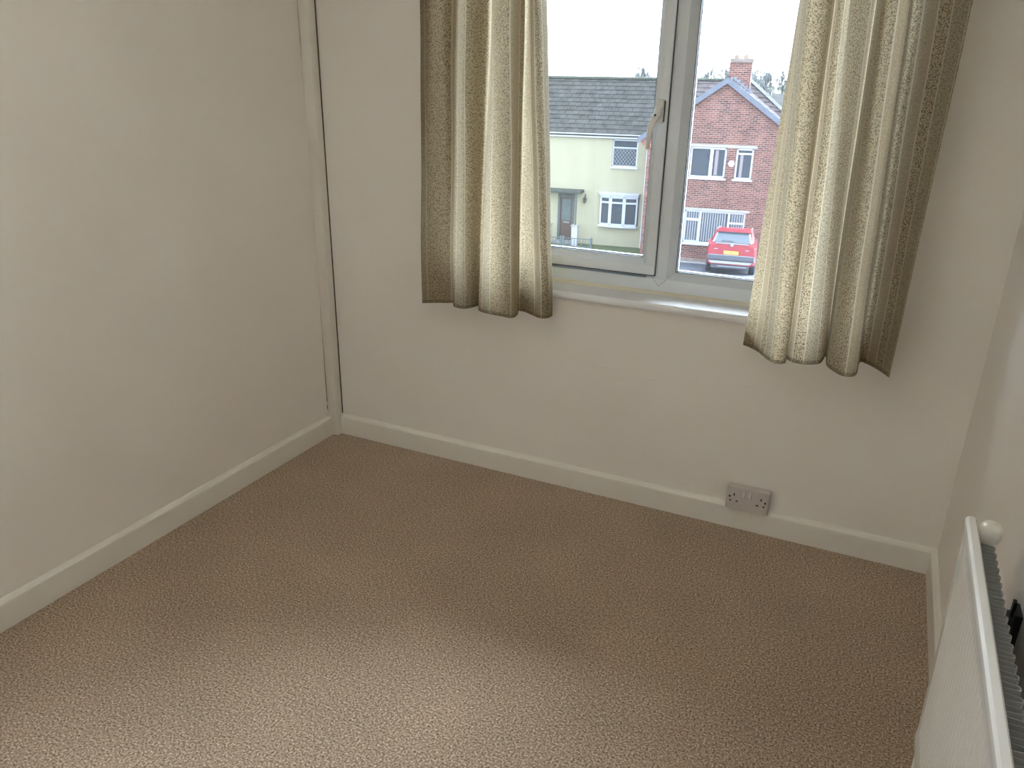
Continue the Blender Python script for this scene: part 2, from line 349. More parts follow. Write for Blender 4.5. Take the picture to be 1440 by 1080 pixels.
# sloping glazing beads (room side), one per edge
def beads(x0, x1, z0, z1, y0, y1, w, parent, seal=.003):
    # slope from (outer edge, y0) down to (inner edge, y1)
    extrude('glazing_bead', [(y0, z0), (y1, z0+w), (y1+.01, z0+w), (y1+.01, z0)], 'x', x0, x1, M['upvc'], parent, off=wo)
    extrude('glazing_bead', [(y0, z1), (y1, z1-w), (y1+.01, z1-w), (y1+.01, z1)], 'x', x0, x1, M['upvc'], parent, off=wo)
    extrude('glazing_bead', [(x0, y0), (x0+w, y1), (x0+w, y1+.01), (x0, y1+.01)], 'z', z0, z1, M['upvc'], parent, off=wo)
    extrude('glazing_bead', [(x1, y0), (x1-w, y1), (x1-w, y1+.01), (x1, y1+.01)], 'z', z0, z1, M['upvc'], parent, off=wo)
    a, b, c, d = x0+w, x1-w, z0+w, z1-w
    boxes('gasket', [((a-.002, y1, c-.002), (b+.002, y1+.011, c+seal)), ((a-.002, y1, d-seal), (b+.002, y1+.011, d+.002)), ((a-.002, y1, c), (a+seal, y1+.011, d)), ((b-seal, y1, c), (b+.002, y1+.011, d))], M['gasket'], parent, off=wo)
    box('glass_pane', (a-.006, y1+.011, c-.006), (b+.006, y1+.015, d+.006), M['glass'], parent, off=wo)
    q = .005
    boxes('outer_bead', [((a-.01, y1+.016, c-.01), (b+.01, y1+.026, c+q)), ((a-.01, y1+.016, d-q), (b+.01, y1+.026, d+.01)), ((a-.01, y1+.016, c), (a+q, y1+.026, d)), ((b-q, y1+.016, c), (b+.01, y1+.026, d))], M['upvc'], parent, off=wo)
beads(SX0+.035, SX1-.035, SZ0+.035, SZ1-.035, FY-.014, FY+.012, .018, win, .0012)
boxes('frame_rebate', [((WX0, FY+.041, .836), (MX0, FY+.065, .875)), ((WX0, FY+.041, WZ1-.07), (MX0, FY+.065, WZ1-.043)), ((WX0+.04, FY+.041, .875), (WX0+.07, FY+.065, WZ1-.07)), ((MX0-.02, FY+.041, .875), (MX0+.005, FY+.065, WZ1-.07))], M['upvc'], win, off=wo)
beads(MX1, WX1-.045, .838, WZ1-.045, FY+.001, FY+.030, .023, win, .0025)
# handle on the sash: backplate, cranked lever, screw
hx = 1.352
box('handle_backplate', (hx-.011, FY-.030, 1.362), (hx+.011, FY-.016, 1.436), M['handle'], win, off=wo, bevel=.004)
box('handle_shadow_strip', (hx+.011, FY-.022, 1.366), (hx+.0135, FY-.016, 1.432), M['gasket'], win, off=wo)  # dark strip painted in as the backplate's shadow on the sash
lev = [((hx, FY-.040, 1.412), .013, .010), ((hx-.003, FY-.048, 1.392), .0135, .011), ((hx-.012, FY-.052, 1.372), .012, .011), ((hx-.021, FY-.053, 1.352), .0095, .009), ((hx-.024, FY-.053, 1.325), .0085, .008), ((hx-.026, FY-.052, 1.295), .0075, .007), ((hx-.026, FY-.050, 1.280), .005, .005)]
V = []; Fc = []
for (c, w, d) in lev:
    for k in range(12):
        a = 2*math.pi*k/12; V.append((c[0]+w*math.cos(a), c[1]+d*math.sin(a), c[2]))
for i in range(len(lev)-1):
    for k in range(12): Fc.append([12*i+k, 12*i+(k+1) % 12, 12*i+12+(k+1) % 12, 12*i+12+k])
Fc += [list(range(12)), list(range(12*len(lev)-12, 12*len(lev)))]
hl = pyd('handle_lever', V, Fc, M['handle'], win, off=wo); shade(hl, 1.0)
boxes('handle_spindle', [((hx-.009, FY-.042, 1.385), (hx+.009, FY-.03, 1.412))], M['handle'], win, off=wo, bevel=.002)
lathe('handle_lock', [(.0035, 0), (.0035, .001), (.001, .0012)], M['black'], win, n=12, mtx=Matrix.Translation((hx-.006-wo[0], -.0615, 1.388-wo[2])) @ Matrix.Rotation(math.pi/2, 4, 'X'))
# caulk line and window board
extrude('caulk', [(FY, .795), (FY-.006, .790), (FY-.012, .7835), (FY, .7835)], 'x', WX0, WX1, M['bead'], win, off=wo)
def sillprof():
    p = [(FY+.01, .784), (FY+.01, .758), (-.018, .758), (-.0225, .7600), (-.0255, .766), (-.0255, .773), (-.0235, .779), (-.020, .7822), (-.0165, .784), (-.014, .784)]
    return p
extrude('window_sill', sillprof(), 'x', WX0-.04, WX1+.04, M['sill'], win, off=wo, smooth=True)
box('outer_cill', (WX0, FY+.06, WZ0-.02), (WX1, TH+.05, WZ0+.002), M['pvc_out'], win, off=wo)

# ------------------------------------------------------------------ curtains
LC = [(.562, -.140, .536, -.075), (.603, -.113, .589, -.085), (.640, -.093, .633, -.08), (.668, -.085, .664, -.05), (.688, -.123, .687, -.075), (.730, -.135, .740, -.115), (.753, -.111, .766, -.1), (.765, -.066, .779, -.048), (.790, -.120, .802, -.06), (.831, -.145, .845, -.11), (.901, -.153, .895, -.135), (.944, -.152, .935, -.13), (.940, -.100, .936, -.09), (.918, -.066, .910, -.052), (.945, -.060, .922, -.052), (.998, -.09, .955, -.09), (1.031, -.108, .988, -.115), (1.055, -.094, 1.004, -.11), (1.055, -.052, 1.000, -.07), (1.035, -.034, .982, -.036)]
RC = [(1.73, -.068, 1.76, -.06), (1.779, -.106, 1.771, -.09), (1.827, -.18, 1.789, -.13), (1.851, -.203, 1.809, -.15), (1.876, -.19, 1.843, -.13), (1.877, -.146, 1.85, -.08), (1.888, -.160, 1.858, -.08), (1.909, -.172, 1.873, -.11), (1.943, -.168, 1.895, -.125), (1.973, -.137, 1.908, -.11), (1.980, -.058, 1.948, -.055), (1.987, -.108, 1.956, -.07), (1.995, -.154, 1.971, -.1), (2.023, -.202, 1.989, -.15), (2.05, -.224, 2.016, -.165), (2.077, -.193, 2.04, -.14), (2.083, -.070, 2.045, -.06), (2.104, -.074, 2.072, -.06), (2.135, -.114, 2.121, -.085), (2.166, -.172, 2.183, -.115)]
ZB, ZT = .70, 1.73
def deepen(C): return [(a, b, c, max(-.2, min(-.034, -.098 + (d+.092)*1.9))) for a, b, c, d in C]
LC, RC = deepen(LC), deepen(RC)
def crom(P, n):
    out = []
    for i in range(len(P)-1):
        p0, p1, p2, p3 = P[max(i-1, 0)], P[i], P[i+1], P[min(i+2, len(P)-1)]
        for k in range(n):
            t = k/n
            out.append(tuple(.5*((2*b) + (-a+c)*t + (2*a-5*b+4*c-d)*t*t + (-a+3*b-3*c+d)*t**3) for a, b, c, d in zip(p0, p1, p2, p3)))
    return out + [tuple(P[-1])]
def curtain(name, C, label, seed, zt=2.25):
    root = empty(name, ((C[0][0]+C[-1][0])/2, -.1, ZB)); off = (root.location.x, -.1, ZB)
    P = crom(C, 10); n = len(P); rows = 56
    s = [0]
    for i in range(1, n): s.append(s[-1] + math.hypot(P[i][0]-P[i-1][0], P[i][1]-P[i-1][1])*1.05)
    def pt(i, z):
        f = (z-ZB)/(ZT-ZB); x0, y0, x1, y1 = P[i]
        g = f if f < 1 else 1 + .35*(f-1)
        g2 = .5*g + .5*g*g*(3-2*min(g, 1.2)) if g < 1 else g
        w = noise.noise(Vector((s[i]*9+seed, z*2.6, seed)))*.006*(1-abs(2*min(f, 1)-1)*.5)
        y = min(y0*(1-g2)+y1*g2 + w, -.031)
        return (x0*(1-g)+x1*g + noise.noise(Vector((s[i]*7, z*3.1, seed+9)))*.004, y, z)
    def sheet(nm, z0, z1, rws, m, push=0):
        V = []; uvs = []
        for r in range(rws+1):
            z = z0+(z1-z0)*r/rws
            for i in range(n):
                v = pt(i, z); V.append((v[0]-off[0], v[1]-off[1]-push, v[2]-off[2])); uvs.append((s[i]+seed*.37, z))
        Fc = [[r*n+i, r*n+i+1, (r+1)*n+i+1, (r+1)*n+i] for r in range(rws) for i in range(n-1)]
        me = bpy.data.meshes.new(nm); me.from_pydata(V, [], Fc); me.update()
        uv = me.uv_layers.new(name='cloth')
        for l in me.loops: uv.data[l.index].uv = uvs[l.vertex_index]
        o = link(nm, me, m, root, True)
        return o
    sheet('cloth', ZB+.012, zt, rows, M['fabric'])
    sheet('hem', ZB, ZB+.012, 2, M['hem'])
    tag(root, label, 'curtain', None)
    return root
curtain('curtain', LC, 'striped beige speckled curtain overlapping the opening sash of the window', 1.0)
curtain('curtain', RC, 'striped beige speckled curtain hanging between the window and the radiator wall', 2.3)
rail = empty('curtain_rail', (1.38, -.085, 2.27))
box('track', (.45, -.093, 2.255), (2.28, -.077, 2.28), M['upvc'], rail, off=(1.38, -.085, 2.27), bevel=.003)
for x in (.6, 1.0, 1.4, 1.8, 2.2): box('rail_bracket', (x-.01, -.078, 2.26), (x+.01, 0.0, 2.285), M['upvc'], rail, off=(1.38, -.085, 2.27), bevel=.002)
tag(rail, 'white plastic curtain track on brackets above the window', 'curtain rail')

# ------------------------------------------------------------------ double socket
sx, sz = 1.737, .087
so = (sx+.073, 0, sz)
sk = tag(empty('double_socket', so), 'grey double power socket with two switches on the skirting board', 'socket')
box('back_box', (sx+.002, -.028, sz+.002), (sx+.144, -.0005, sz+.084), M['socket'], sk, off=so, bevel=.003)
pl = box('face_plate', (sx, -.037, sz), (sx+.146, -.029, sz+.086), M['socket'], sk, off=so, bevel=.0025)
for cx in (sx+.058, sx+.0795):
    boxes('switch_surround', [((cx-.0085, -.0378, sz+.050), (cx+.0085, -.0365, sz+.078))], M['socket'], pl, off=so, bevel=.0006)
    extrude('rocker', [(-.0375, sz+.052), (-.0435, sz+.055), (-.039, sz+.076), (-.0375, sz+.076)], 'x', cx-.0058, cx+.0058, M['switch'], pl, off=so)
    boxes('switch_gap', [((cx-.0066, -.0381, sz+.0505), (cx-.0058, -.0375, sz+.0775)), ((cx+.0058, -.0381, sz+.0505), (cx+.0066, -.0375, sz+.0775))], M['crack'], pl, off=so)
for cx in (sx+.027, sx+.119):
    box('earth_slot', (cx-.0022, -.0378, sz+.052), (cx+.0022, -.0365, sz+.061), M['black'], pl, off=so)
    for dx in (-.011, .011): box('pin_slot', (cx+dx-.0035, -.0378, sz+.030), (cx+dx+.0035, -.0365, sz+.0345), M['black'], pl, off=so)
for cx, cz in ((sx+.0125, .047), (sx+.1335, .047)):
    lathe('screw', [(.0038, 0), (.0038, .0010), (.0012, .0012)], M['black'], pl, n=12, mtx=Matrix.Translation((cx-so[0], -.0365, cz)) @ Matrix.Rotation(math.pi/2, 4, 'X'))

# ------------------------------------------------------------------ radiator
RY0, RY1, RZ0, RZ1 = -1.05, -1.95, .205, .747
ro = (2.345, (RY0+RY1)/2, RZ0)
rad = tag(empty('radiator', ro), 'white panel radiator with grey convector fins on the right wall', 'radiator')
def rad_panel():
    # fluted front, rolled top edge; profile swept along the length with flutes pressed in
    V = []; Fc = []; P = .0245; ys = []
    y = RY0
    n = int(round((RY0-RY1)/P))
    samples = []
    samples.append((RY0, 0)); 
    k = 0; y = RY0-.03
    while y-P > RY1+.03:
        samples += [(y, 0), (y-P*.22, 1), (y-P*.60, 1), (y-P*.82, 0)]; y -= P
    samples.append((RY1, 0))
    # (x outward towards room negative, z, flute weight)
    prof = [(2.327, RZ1-.028, 0), (2.327, RZ1-.006, 0), (2.3235, RZ1-.001, 0), (2.318, RZ1, 0), (2.3125, RZ1-.001, 0), (2.3085, RZ1-.006, 0), (2.3078, RZ1-.014, 0), (2.310, RZ1-.030, 0), (2.3108, RZ1-.034, 0), (2.311, RZ1-.048, 0), (2.311, RZ1-.056, 1), (2.311, .5, 1), (2.311, RZ0+.056, 1), (2.311, RZ0+.048, 0), (2.310, RZ0+.030, 0), (2.3078, RZ0+.014, 0), (2.309, RZ0+.005, 0), (2.318, RZ0, 0), (2.327, RZ0+.006, 0)]
    tilt = .012
    m = len(prof)
    for (yy, f) in samples:
        endk = 0
        for (x, z, w) in prof:
            V.append((x + f*w*.0065 + tilt*(RZ1-z)/(RZ1-RZ0), yy, z))
    for i in range(len(samples)-1):
        for j in range(m): Fc.append([i*m+j, i*m+(j+1) % m, (i+1)*m+(j+1) % m, (i+1)*m+j])
    Fc += [list(range(m)), list(range((len(samples)-1)*m, len(samples)*m))]
    o = pyd('front_panel', V, Fc, M['rad'], rad, off=ro); shade(o, .5); return o
rad_panel()
# folded convector sheet: trapezoid wave seen from above
def convector():
    P = .0242; y = RY0-.045; pts = []
    while y-P > RY1+.04:
        pts += [(2.330, y), (2.3545, y-.002), (2.3570, y-.0045), (2.3570, y-.0095), (2.3545, y-.0120), (2.330, y-.0140)]; y -= P
    t = .0012; V = []; Fc = []; z0, z1 = RZ0+.03, RZ1-.027
    n = len(pts)
    for z in (z0, z1):
        for (x, yy) in pts: V.append((x, yy, z))
    for i in range(n-1): Fc.append([i, i+1, n+i+1, n+i])
    o = pyd('convector_fins', V, Fc, M['fin'], rad, off=ro)
    md = o.modifiers.new('thickness', 'SOLIDIFY'); md.thickness = t; md.offset = 0
    return o
convector()
box('header_pipe', (2.328, RY0-.012, RZ1-.052), (2.352, RY0-.040, RZ1-.030), M['rad'], rad, off=ro, bevel=.006, seg=3)
lathe('end_cap', [(.006, -.024), (.0150, -.020), (.0188, -.010), (.0192, 0), (.0180, .008), (.0155, .0135), (.0118, .0172), (.0065, .0192), (.001, .0198)], M['cap'], rad, n=32, mtx=Matrix.Translation((2.3475-ro[0], -1.078-ro[1], .738-ro[2])))
for y in (-1.14, -1.80):
    boxes('wall_bracket', [((2.402, y-.022, RZ0+.05), (2.4135, y+.022, .63)), ((2.360, y-.018, .575), (2.404, y+.018, .615)), ((2.3985, y-.004, .60), (2.404, y+.008, .645))], M['bracket'], rad, off=ro)
boxes('valve_tail', [((2.33, RY0+.0, RZ0+.012), (2.35, RY0+.028, RZ0+.032))], M['chrome'], rad, off=ro, bevel=.004)
lathe('feed_pipe', [(.0075, 0), (.0075, RZ0+.03)], M['gloss'], rad, n=16, mtx=Matrix.Translation((2.34-ro[0], RY0+.028-ro[1], -ro[2]+.0)))

# ==================================================================== outside
TH_E = math.radians(7.4)
ud = Vector((math.cos(TH_E), math.sin(TH_E), 0)); nd = Vector((-math.sin(TH_E), math.cos(TH_E), 0))
GZ = CAM.z - 7.23
def ext(u, d, z): p = CAM + ud*u + nd*d; return Vector((p.x, p.y, GZ+z))
def eroot(name, u, d, z=0, rz=0): return empty(name, ext(u, d, z), TH_E+rz)
# helper: all coordinates below are (u along the facade, d distance, z above the opposite front gardens)

# ground: falls from the road towards the houses opposite
def gslab(name, pts, m, label, t=.3):
    V = [ext(*p) for p in pts] + [ext(p[0], p[1], p[2]-t) for p in pts]; n = len(pts)
    return struct(pyd(name, V, [list(range(n)), list(range(n, 2*n))] + [[i, (i+1) % n, n+(i+1) % n, n+i] for i in range(n)], m), label)
gslab('ground', [(-160, 36.2, -.05), (160, 36.2, -.05), (160, 330, 7.0), (-160, 330, 7.0)], M['soil'], 'rough ground stretching behind the houses opposite')
gslab('road', [(-160, 4, .78), (160, 4, .78), (160, 26.5, .70), (-160, 26.5, .70)], M['tarmac'], 'tarmac road sloping past the houses opposite')
gslab('pavement', [(-160, 26.5, .74), (160, 26.5, .74), (160, 29.0, .70), (-160, 29.0, .70)], M['concrete'], 'pale concrete pavement along the road')
gslab('driveway', [(-5.3, 29.0, .70), (60, 29.0, .70), (60, 34.1, .0), (-5.3, 34.1, .0)], M['tarmac'], 'dark tarmac driveway under the red car')
gslab('drive_edge', [(-5.3, 34.1, .02), (2.0, 34.1, .02), (2.0, 34.45, .02), (-5.3, 34.45, .02)], M['concrete'], 'pale concrete strip at the foot of the brick house')
gslab('lawn', [(-60, 29.0, .70), (-5.3, 29.0, .70), (-5.3, 34.4, .06), (-60, 34.4, .06)], M['grass'], 'rough grass bank in front of the cream house')
gslab('garden', [(-60, 34.4, .06), (-5.3, 34.4, .06), (-5.3, 36.6, .0), (-60, 36.6, .0)], M['grass'], 'narrow grass garden under the cream house wall')

def wall_holes(name, u0, u1, z0, z1, d, t, holes, m, root, off, ztop=None):
    # wall front face at d with rectangular openings; ztop(u) lets the top follow a gable
    us = sorted({u0, u1, *[h[0] for h in holes], *[h[1] for h in holes]}); zs = sorted({z0, z1, *[h[2] for h in holes], *[h[3] for h in holes]})
    L = []
    for i in range(len(us)-1):
        for j in range(len(zs)-1):
            cu, cz = (us[i]+us[i+1])/2, (zs[j]+zs[j+1])/2
            if any(h[0] < cu < h[1] and h[2] < cz < h[3] for h in holes): continue
            L.append(((us[i], d, zs[j]), (us[i+1], d+t, zs[j+1])))
    return boxes(name, L, m, root, off=off)

def hwindow(root, off, u0, u1, z0, z1, d, verts=(), bars=(), fw=.06, inset=.05, back=None, sill=True, sashes=()):
    # one window: frame, mullions, a pane per light (each pane its own sub-part)
    y = d+inset
    L = [((u0, y, z0), (u1, y+.06, z0+fw)), ((u0, y, z1-fw), (u1, y+.06, z1)), ((u0, y, z0), (u0+fw, y+.06, z1)), ((u1-fw, y, z0), (u1, y+.06, z1))]
    for v in verts: L.append(((v-fw*.6, y-.01, z0), (v+fw*.6, y+.06, z1)))
    for (a, b, z) in bars: L.append(((a, y-.005, z-fw*.5), (b, y+.06, z+fw*.5)))
    w = boxes('window', L, M['pvc_out'], root, off=off)
    ed = [u0] + list(verts) + [u1]
    for i in range(len(ed)-1):
        zz = [z0] + sorted([b[2] for b in bars if b[0] <= ed[i]+.01 and b[1] >= ed[i+1]-.01]) + [z1]
        for j in range(len(zz)-1):
            box('pane', (ed[i]+.02, y+.025, zz[j]+.02), (ed[i+1]-.02, y+.035, zz[j+1]-.02), back or M['darkglass'], w, off=off)
    for (a, b, za, zb) in sashes:
        q = .05
        boxes('casement', [((a, y-.02, za), (b, y+.02, za+q)), ((a, y-.02, zb-q), (b, y+.02, zb)), ((a, y-.02, za), (a+q, y+.02, zb)), ((b-q, y-.02, za), (b, y+.02, zb))], M['pvc_out'], w, off=off)
    if sill: box('window_ledge', (u0-.06, d-.06, z0-.07), (u1+.06, d+.10, z0), M['pvc_out'], w, off=off)
    return w

# ---- cream rendered house
DY = 36.5
cho = (-9.5, DY, 0)
ch = tag(eroot('cream_house', -9.5, DY), 'cream rendered house with grey tiled roof and bow window', 'house')
UL, UR = -15.5, -5.45
wall_holes('front_wall', UL, UR, -.3, 5.0, DY, .25, [(-7.16, -6.0, 3.62, 4.84), (-9.62, -8.80, .12, 2.36), (-7.56, -5.77, 1.0, 2.36)], M['render'], ch, cho)
box('side_wall', (UL, DY+.25, -.3), (UL+.25, DY+7.4, 5.0), M['render'], ch, off=cho)
box('rear_wall', (UL, DY+7.4, -.3), (-5.3, DY+7.65, 5.0), M['render'], ch, off=cho)
box('room_backing', (-10, DY+.6, 0), (-5.4, DY+.65, 4.9), M['blind'], ch, off=cho)
# upstairs window with diamond leading
w1 = hwindow(ch, cho, -7.16, -6.0, 3.64, 4.84, DY, bars=[(-7.16, -6.0, 4.48)], fw=.06)
L = []
bmv = []; bmf = []
def strip(a, b, y, w=.008):
    dx, dz = b[0]-a[0], b[1]-a[1]; l = math.hypot(dx, dz); nx, nz = -dz/l*w, dx/l*w; k = len(bmv)
    for p in (a, b):
        for s in (-1, 1):
            for yy in (y, y+.008): bmv.append((p[0]+s*nx, yy, p[1]+s*nz))
    bmf.extend([[k, k+2, k+6, k+4], [k+1, k+3, k+7, k+5], [k, k+1, k+5, k+4], [k+2, k+3, k+7, k+6]])
x0, x1, z0, z1 = -7.10, -6.06, 3.70, 4.45
for sgn in (1, -1):
    c = -2.0
    while c < 3.2:
        # line z = z0 + sgn*1.25*(x-x0) + c, clipped to the pane
        pts = []
        for k in range(41):
            x = x0+(x1-x0)*k/40; z = z0+sgn*1.25*(x-x0)+c
            if z0 <= z <= z1: pts.append((x, z))
        if len(pts) > 1: strip(pts[0], pts[-1], DY+.06)
        c += .19
pyd('leading', bmv, bmf, M['lead'], w1, off=cho)
# bow window
bay = empty('bow_window', (0, 0, 0)); bay.parent = ch
def bowslab(name, z0, z1, grow, m):
    P = [(-7.6-grow, DY+.05), (-7.56-grow*.6, DY-.14-grow), (-7.06, DY-.25-grow), (-6.41, DY-.25-grow), (-5.80+grow*.3, DY-.14-grow), (-5.76+grow*.3, DY+.05)]
    return extrude(name, P, 'z', z0, z1, m, bay, off=cho)
bowslab('bay_sill', .93, 1.01, .07, M['pvc_out']); bowslab('bay_head', 2.33, 2.43, .04, M['pvc_out']); bowslab('bay_roof', 2.43, 2.50, .10, M['pvc_out']); bowslab('bay_base', .90, .93, .03, M['whitewall'])
fc = [((-7.56, DY-.14), (-7.06, DY-.25)), ((-7.06, DY-.25), (-6.41, DY-.25)), ((-6.41, DY-.25), (-5.80, DY-.14))]
for (a, b) in fc:
    dx, dy = b[0]-a[0], b[1]-a[1]; l = math.hypot(dx, dy); ang = math.atan2(dy, dx)
    mt = Matrix.Translation((a[0]-cho[0], a[1]-cho[1], 0)) @ Matrix.Rotation(ang, 4, 'Z')
    f = boxes('bay_light_frame', [((0, 0, 1.01), (l, .06, 1.09)), ((0, 0, 2.25), (l, .06, 2.33)), ((0, 0, 1.01), (.075, .06, 2.33)), ((l-.075, 0, 1.01), (l, .06, 2.33)), ((0, -.005, 2.01), (l, .06, 2.09))], M['pvc_out'], bay); f.matrix_local = mt
    for za, zb in ((1.05, 2.02), (2.08, 2.28)):
        g = box('pane', (.05, .025, za), (l-.05, .035, zb), M['darkglass'], bay); g.matrix_local = mt
        if zb < 2.1:
            g2 = boxes('net_curtain', [((.08+.09*k, .045, za), (.08+.09*k+.045, .05, zb)) for k in range(max(1, int((l-.16)/.09)))], M['blind'], bay); g2.matrix_local = mt
# front door
dn = boxes('door_frame', [((-9.62, DY-.02, .12), (-9.50, DY+.1, 2.36)), ((-8.92, DY-.02, .12), (-8.80, DY+.1, 2.36)), ((-9.5, DY-.02, 2.14), (-8.92, DY+.1, 2.36))], M['greywood'], ch, off=cho)
dd = box('front_door', (-9.50, DY+.03, .14), (-8.92, DY+.09, 2.14), M['doorbrown'], ch, off=cho)
box('door_glass', (-9.42, DY+.015, 1.05), (-9.0, DY+.028, 2.04), mat('frosted_door_glass', (.066, .085, .088), .3, 4, .2), dd, off=cho)
box('letter_plate', (-9.33, DY+.005, .93), (-9.05, DY+.03, .99), M['chrome'], dd, off=cho)
box('door_step', (-9.72, DY-.5, -.1), (-8.6, DY+.05, .12), M['concrete'], ch, off=cho)
# porch: flat canopy, two slim posts on white dwarf pillars
box('porch_canopy', (-10.2, DY-.75, 2.42), (-8.38, DY, 2.54), M['canopy'], ch, off=cho, bevel=.01)
for u in (-9.88, -8.58):
    box('porch_post', (u-.03, DY-.7, .95), (u+.03, DY-.64, 2.42), M['greywood'], ch, off=cho)
    pp = box('porch_pillar', (u-.14, DY-.8, -.1), (u+.14, DY-.52, .92), M['whitewall'], ch, off=cho)
    box('pillar_cap', (u-.17, DY-.83, .92), (u+.17, DY-.49, .98), M['lintel'], pp, off=cho)
# lantern beside the door
lt = box('wall_lantern', (-8.33, DY-.05, 2.0), (-8.29, DY, 2.34), M['lantern'], ch, off=cho)
lathe('lantern_body', [(.03, -.13), (.06, -.11), (.085, .06), (.10, .07), (.02, .16), (.01, .2)], M['lantern'], lt, n=6, mtx=Matrix.Translation((-8.31-cho[0], -.13, 2.06)), smooth=False)
# gutter, fascia, downpipe
box('fascia', (UL, DY-.17, 4.90), (UR, DY-.13, 5.06), M['pvc_out'], ch, off=cho)
extrude('gutter', [(DY-.17+.06*math.cos(a)-.06, 5.07+.06*math.sin(a)) for a in [math.pi+math.pi*k/8 for k in range(9)]], 'x', UL, UR-.1, M['pvc_out'], ch, off=cho)
box('soffit', (UL, DY-.14, 4.88), (UR, DY, 4.91), M['pvc_out'], ch, off=cho)
lathe('downpipe', [(.045, 0), (.045, 4.9)], M['pvc_out'], ch, n=12, mtx=Matrix.Translation((-5.55-cho[0], -.06, -.2)))
# roof: one strip of overlapping tiles per course
def course_mesh(u0, u1, run, lift, tile=.33, phase=0):
    # local: x along, y up-slope run in plan, z up; each tile a slightly tilted slab
    V = []; Fc = []; u = u0 - tile*phase
    while u < u1:
        a, b = max(u, u0)+.006, min(u+tile, u1)-.006
        if b-a > .03:
            dz = random.uniform(-.006, .006); k = len(V)
            for (x, y, z) in ((a, 0, .035+dz), (b, 0, .035+dz), (b, run, lift+.010), (a, run, lift+.010), (a, 0, 0), (b, 0, 0), (b, run, lift-.02), (a, run, lift-.02)): V.append((x, y, z))
            Fc += [[k, k+1, k+2, k+3], [k+4, k+5, k+1, k], [k, k+3, k+7, k+4], [k+1, k+5, k+6, k+2], [k+4, k+7, k+6, k+5]]
        u += tile
    return V, Fc
RID_D, RID_Z, EAV_D, EAV_Z, NC = DY+3.75, 7.42, DY-.20, 5.06, 13
def main_roof(root, off, u0, u1, name, m=None, hip=0):
    m = m or M['tile']; ur = u1 - hip*(RID_D-EAV_D)
    rf = pyd(name, [(u0, EAV_D, EAV_Z-.02), (u1, EAV_D, EAV_Z-.02), (ur, RID_D, RID_Z-.02), (u0, RID_D, RID_Z-.02), (u0, DY+7.8, EAV_Z-.02), (u1, DY+7.8, EAV_Z-.02), (u0, EAV_D, EAV_Z-.1), (u1, EAV_D, EAV_Z-.1), (u1, DY+7.8, EAV_Z-.1), (u0, DY+7.8, EAV_Z-.1)],
             [[0, 1, 2, 3], [3, 2, 5, 4], [6, 7, 8, 9], [0, 1, 7, 6], [4, 5, 8, 9], [0, 3, 4, 9, 6], [1, 2, 5, 8, 7]], m, root, off=off)
    for c in range(NC):
        run = (RID_D-EAV_D)/NC; lift = (RID_Z-EAV_Z)/NC
        V, Fc = course_mesh(u0, u1-hip*run*(c+.5), run*1.06, lift*1.06, phase=(c % 2)*.5)
        V = [(x, y+EAV_D+run*c, z+EAV_Z+lift*c) for x, y, z in V]
        pyd('tile_course', V, Fc, m, rf, off=off)
    u = u0
    while u < ur-.2:
        extrude('ridge_tile', [(RID_D+.14*math.cos(a), RID_Z-.03+.12*math.sin(a)) for a in [math.pi*q/6 for q in range(7)]], 'x', u+.006, min(u+.444, ur), M['moss'], rf, off=off)
        u += .45
    if hip:
        n = 11
        for k in range(n):
            P = []
            for t in (k/n, (k+.97)/n):
                c = Vector((u1+(ur-u1)*t, EAV_D+(RID_D-EAV_D)*t, EAV_Z+(RID_Z-EAV_Z)*t+.03))
                P += [c+Vector((-.09, -.09, -.02)), c+Vector((0, 0, .07)), c+Vector((.09, .09, -.02))]
            pyd('hip_tile', P, [[0, 1, 4, 3], [1, 2, 5, 4], [0, 3, 5, 2], [0, 1, 2], [3, 4, 5]], M['hipgrey'], rf, off=off)
main_roof(ch, cho, UL-.2, -5.30, 'roof')

# ---- brick gabled house standing forward of it
DB = 34.4
bho = (-2.25, DB, 0)
bh = tag(eroot('brick_house', -2.25, DB), 'red brick gabled house behind the red car', 'house')
BU0, BU1, PK, PZ = -5.25, .75, -2.25, 7.30
HO = [(-3.44, -1.97, 3.56, 4.81), (-1.59, -.91, 3.56, 4.81), (-3.46, -.93, .80, 2.22)]
wall_holes('front_wall', BU0, BU1, -.3, 5.0, DB, .25, HO, M['brick'], bh, bho)
extrude('gable', [(BU0, 5.0), (BU1, 5.0), (BU1, 5.18), (PK, PZ), (BU0, 5.18)], 'y', DB, DB+.25, M['brick'], bh, off=bho)
box('plinth', (BU0-.01, DB-.02, -.1), (BU1+.01, DB, .16), M['brick_pale'], bh, off=bho)
box('side_wall', (BU0, DB+.25, -.3), (BU0+.25, DB+7, 5.0), M['brick'], bh, off=bho)
box('side_wall', (BU1-.25, DB+.25, -.3), (BU1, DY+7.4, 5.0), M['brick'], bh, off=bho)
for nm, a in (('lintel', (-3.56, -.80, 4.82, 4.93)), ('lintel', (-3.58, -.80, 2.22, 2.33))):
    box(nm, (a[0], DB-.012, a[2]), (a[1], DB+.1, a[3]), M['lintel'], bh, off=bho)
box('rear_room', (BU0+.3, DB+.9, 0), (BU1-.3, DB+.95, 4.9), M['blind'], bh, off=bho)
wa = hwindow(bh, bho, -3.44, -1.97, 3.58, 4.81, DB, verts=(-2.60,), fw=.07, sashes=[(-2.56, -2.0, 3.62, 4.78)])
wb = hwindow(bh, bho, -1.59, -.91, 3.58, 4.81, DB, fw=.07, bars=[(-1.59, -.91, 4.60)])
box('net_curtain', (-1.42, DB+.055, 3.66), (-1.30, DB+.07, 4.56), M['curt_in'], wb, off=bho)
box('net_curtain', (-2.43, DB+.055, 3.70), (-2.30, DB+.07, 4.70), M['curt_in'], wa, off=bho)
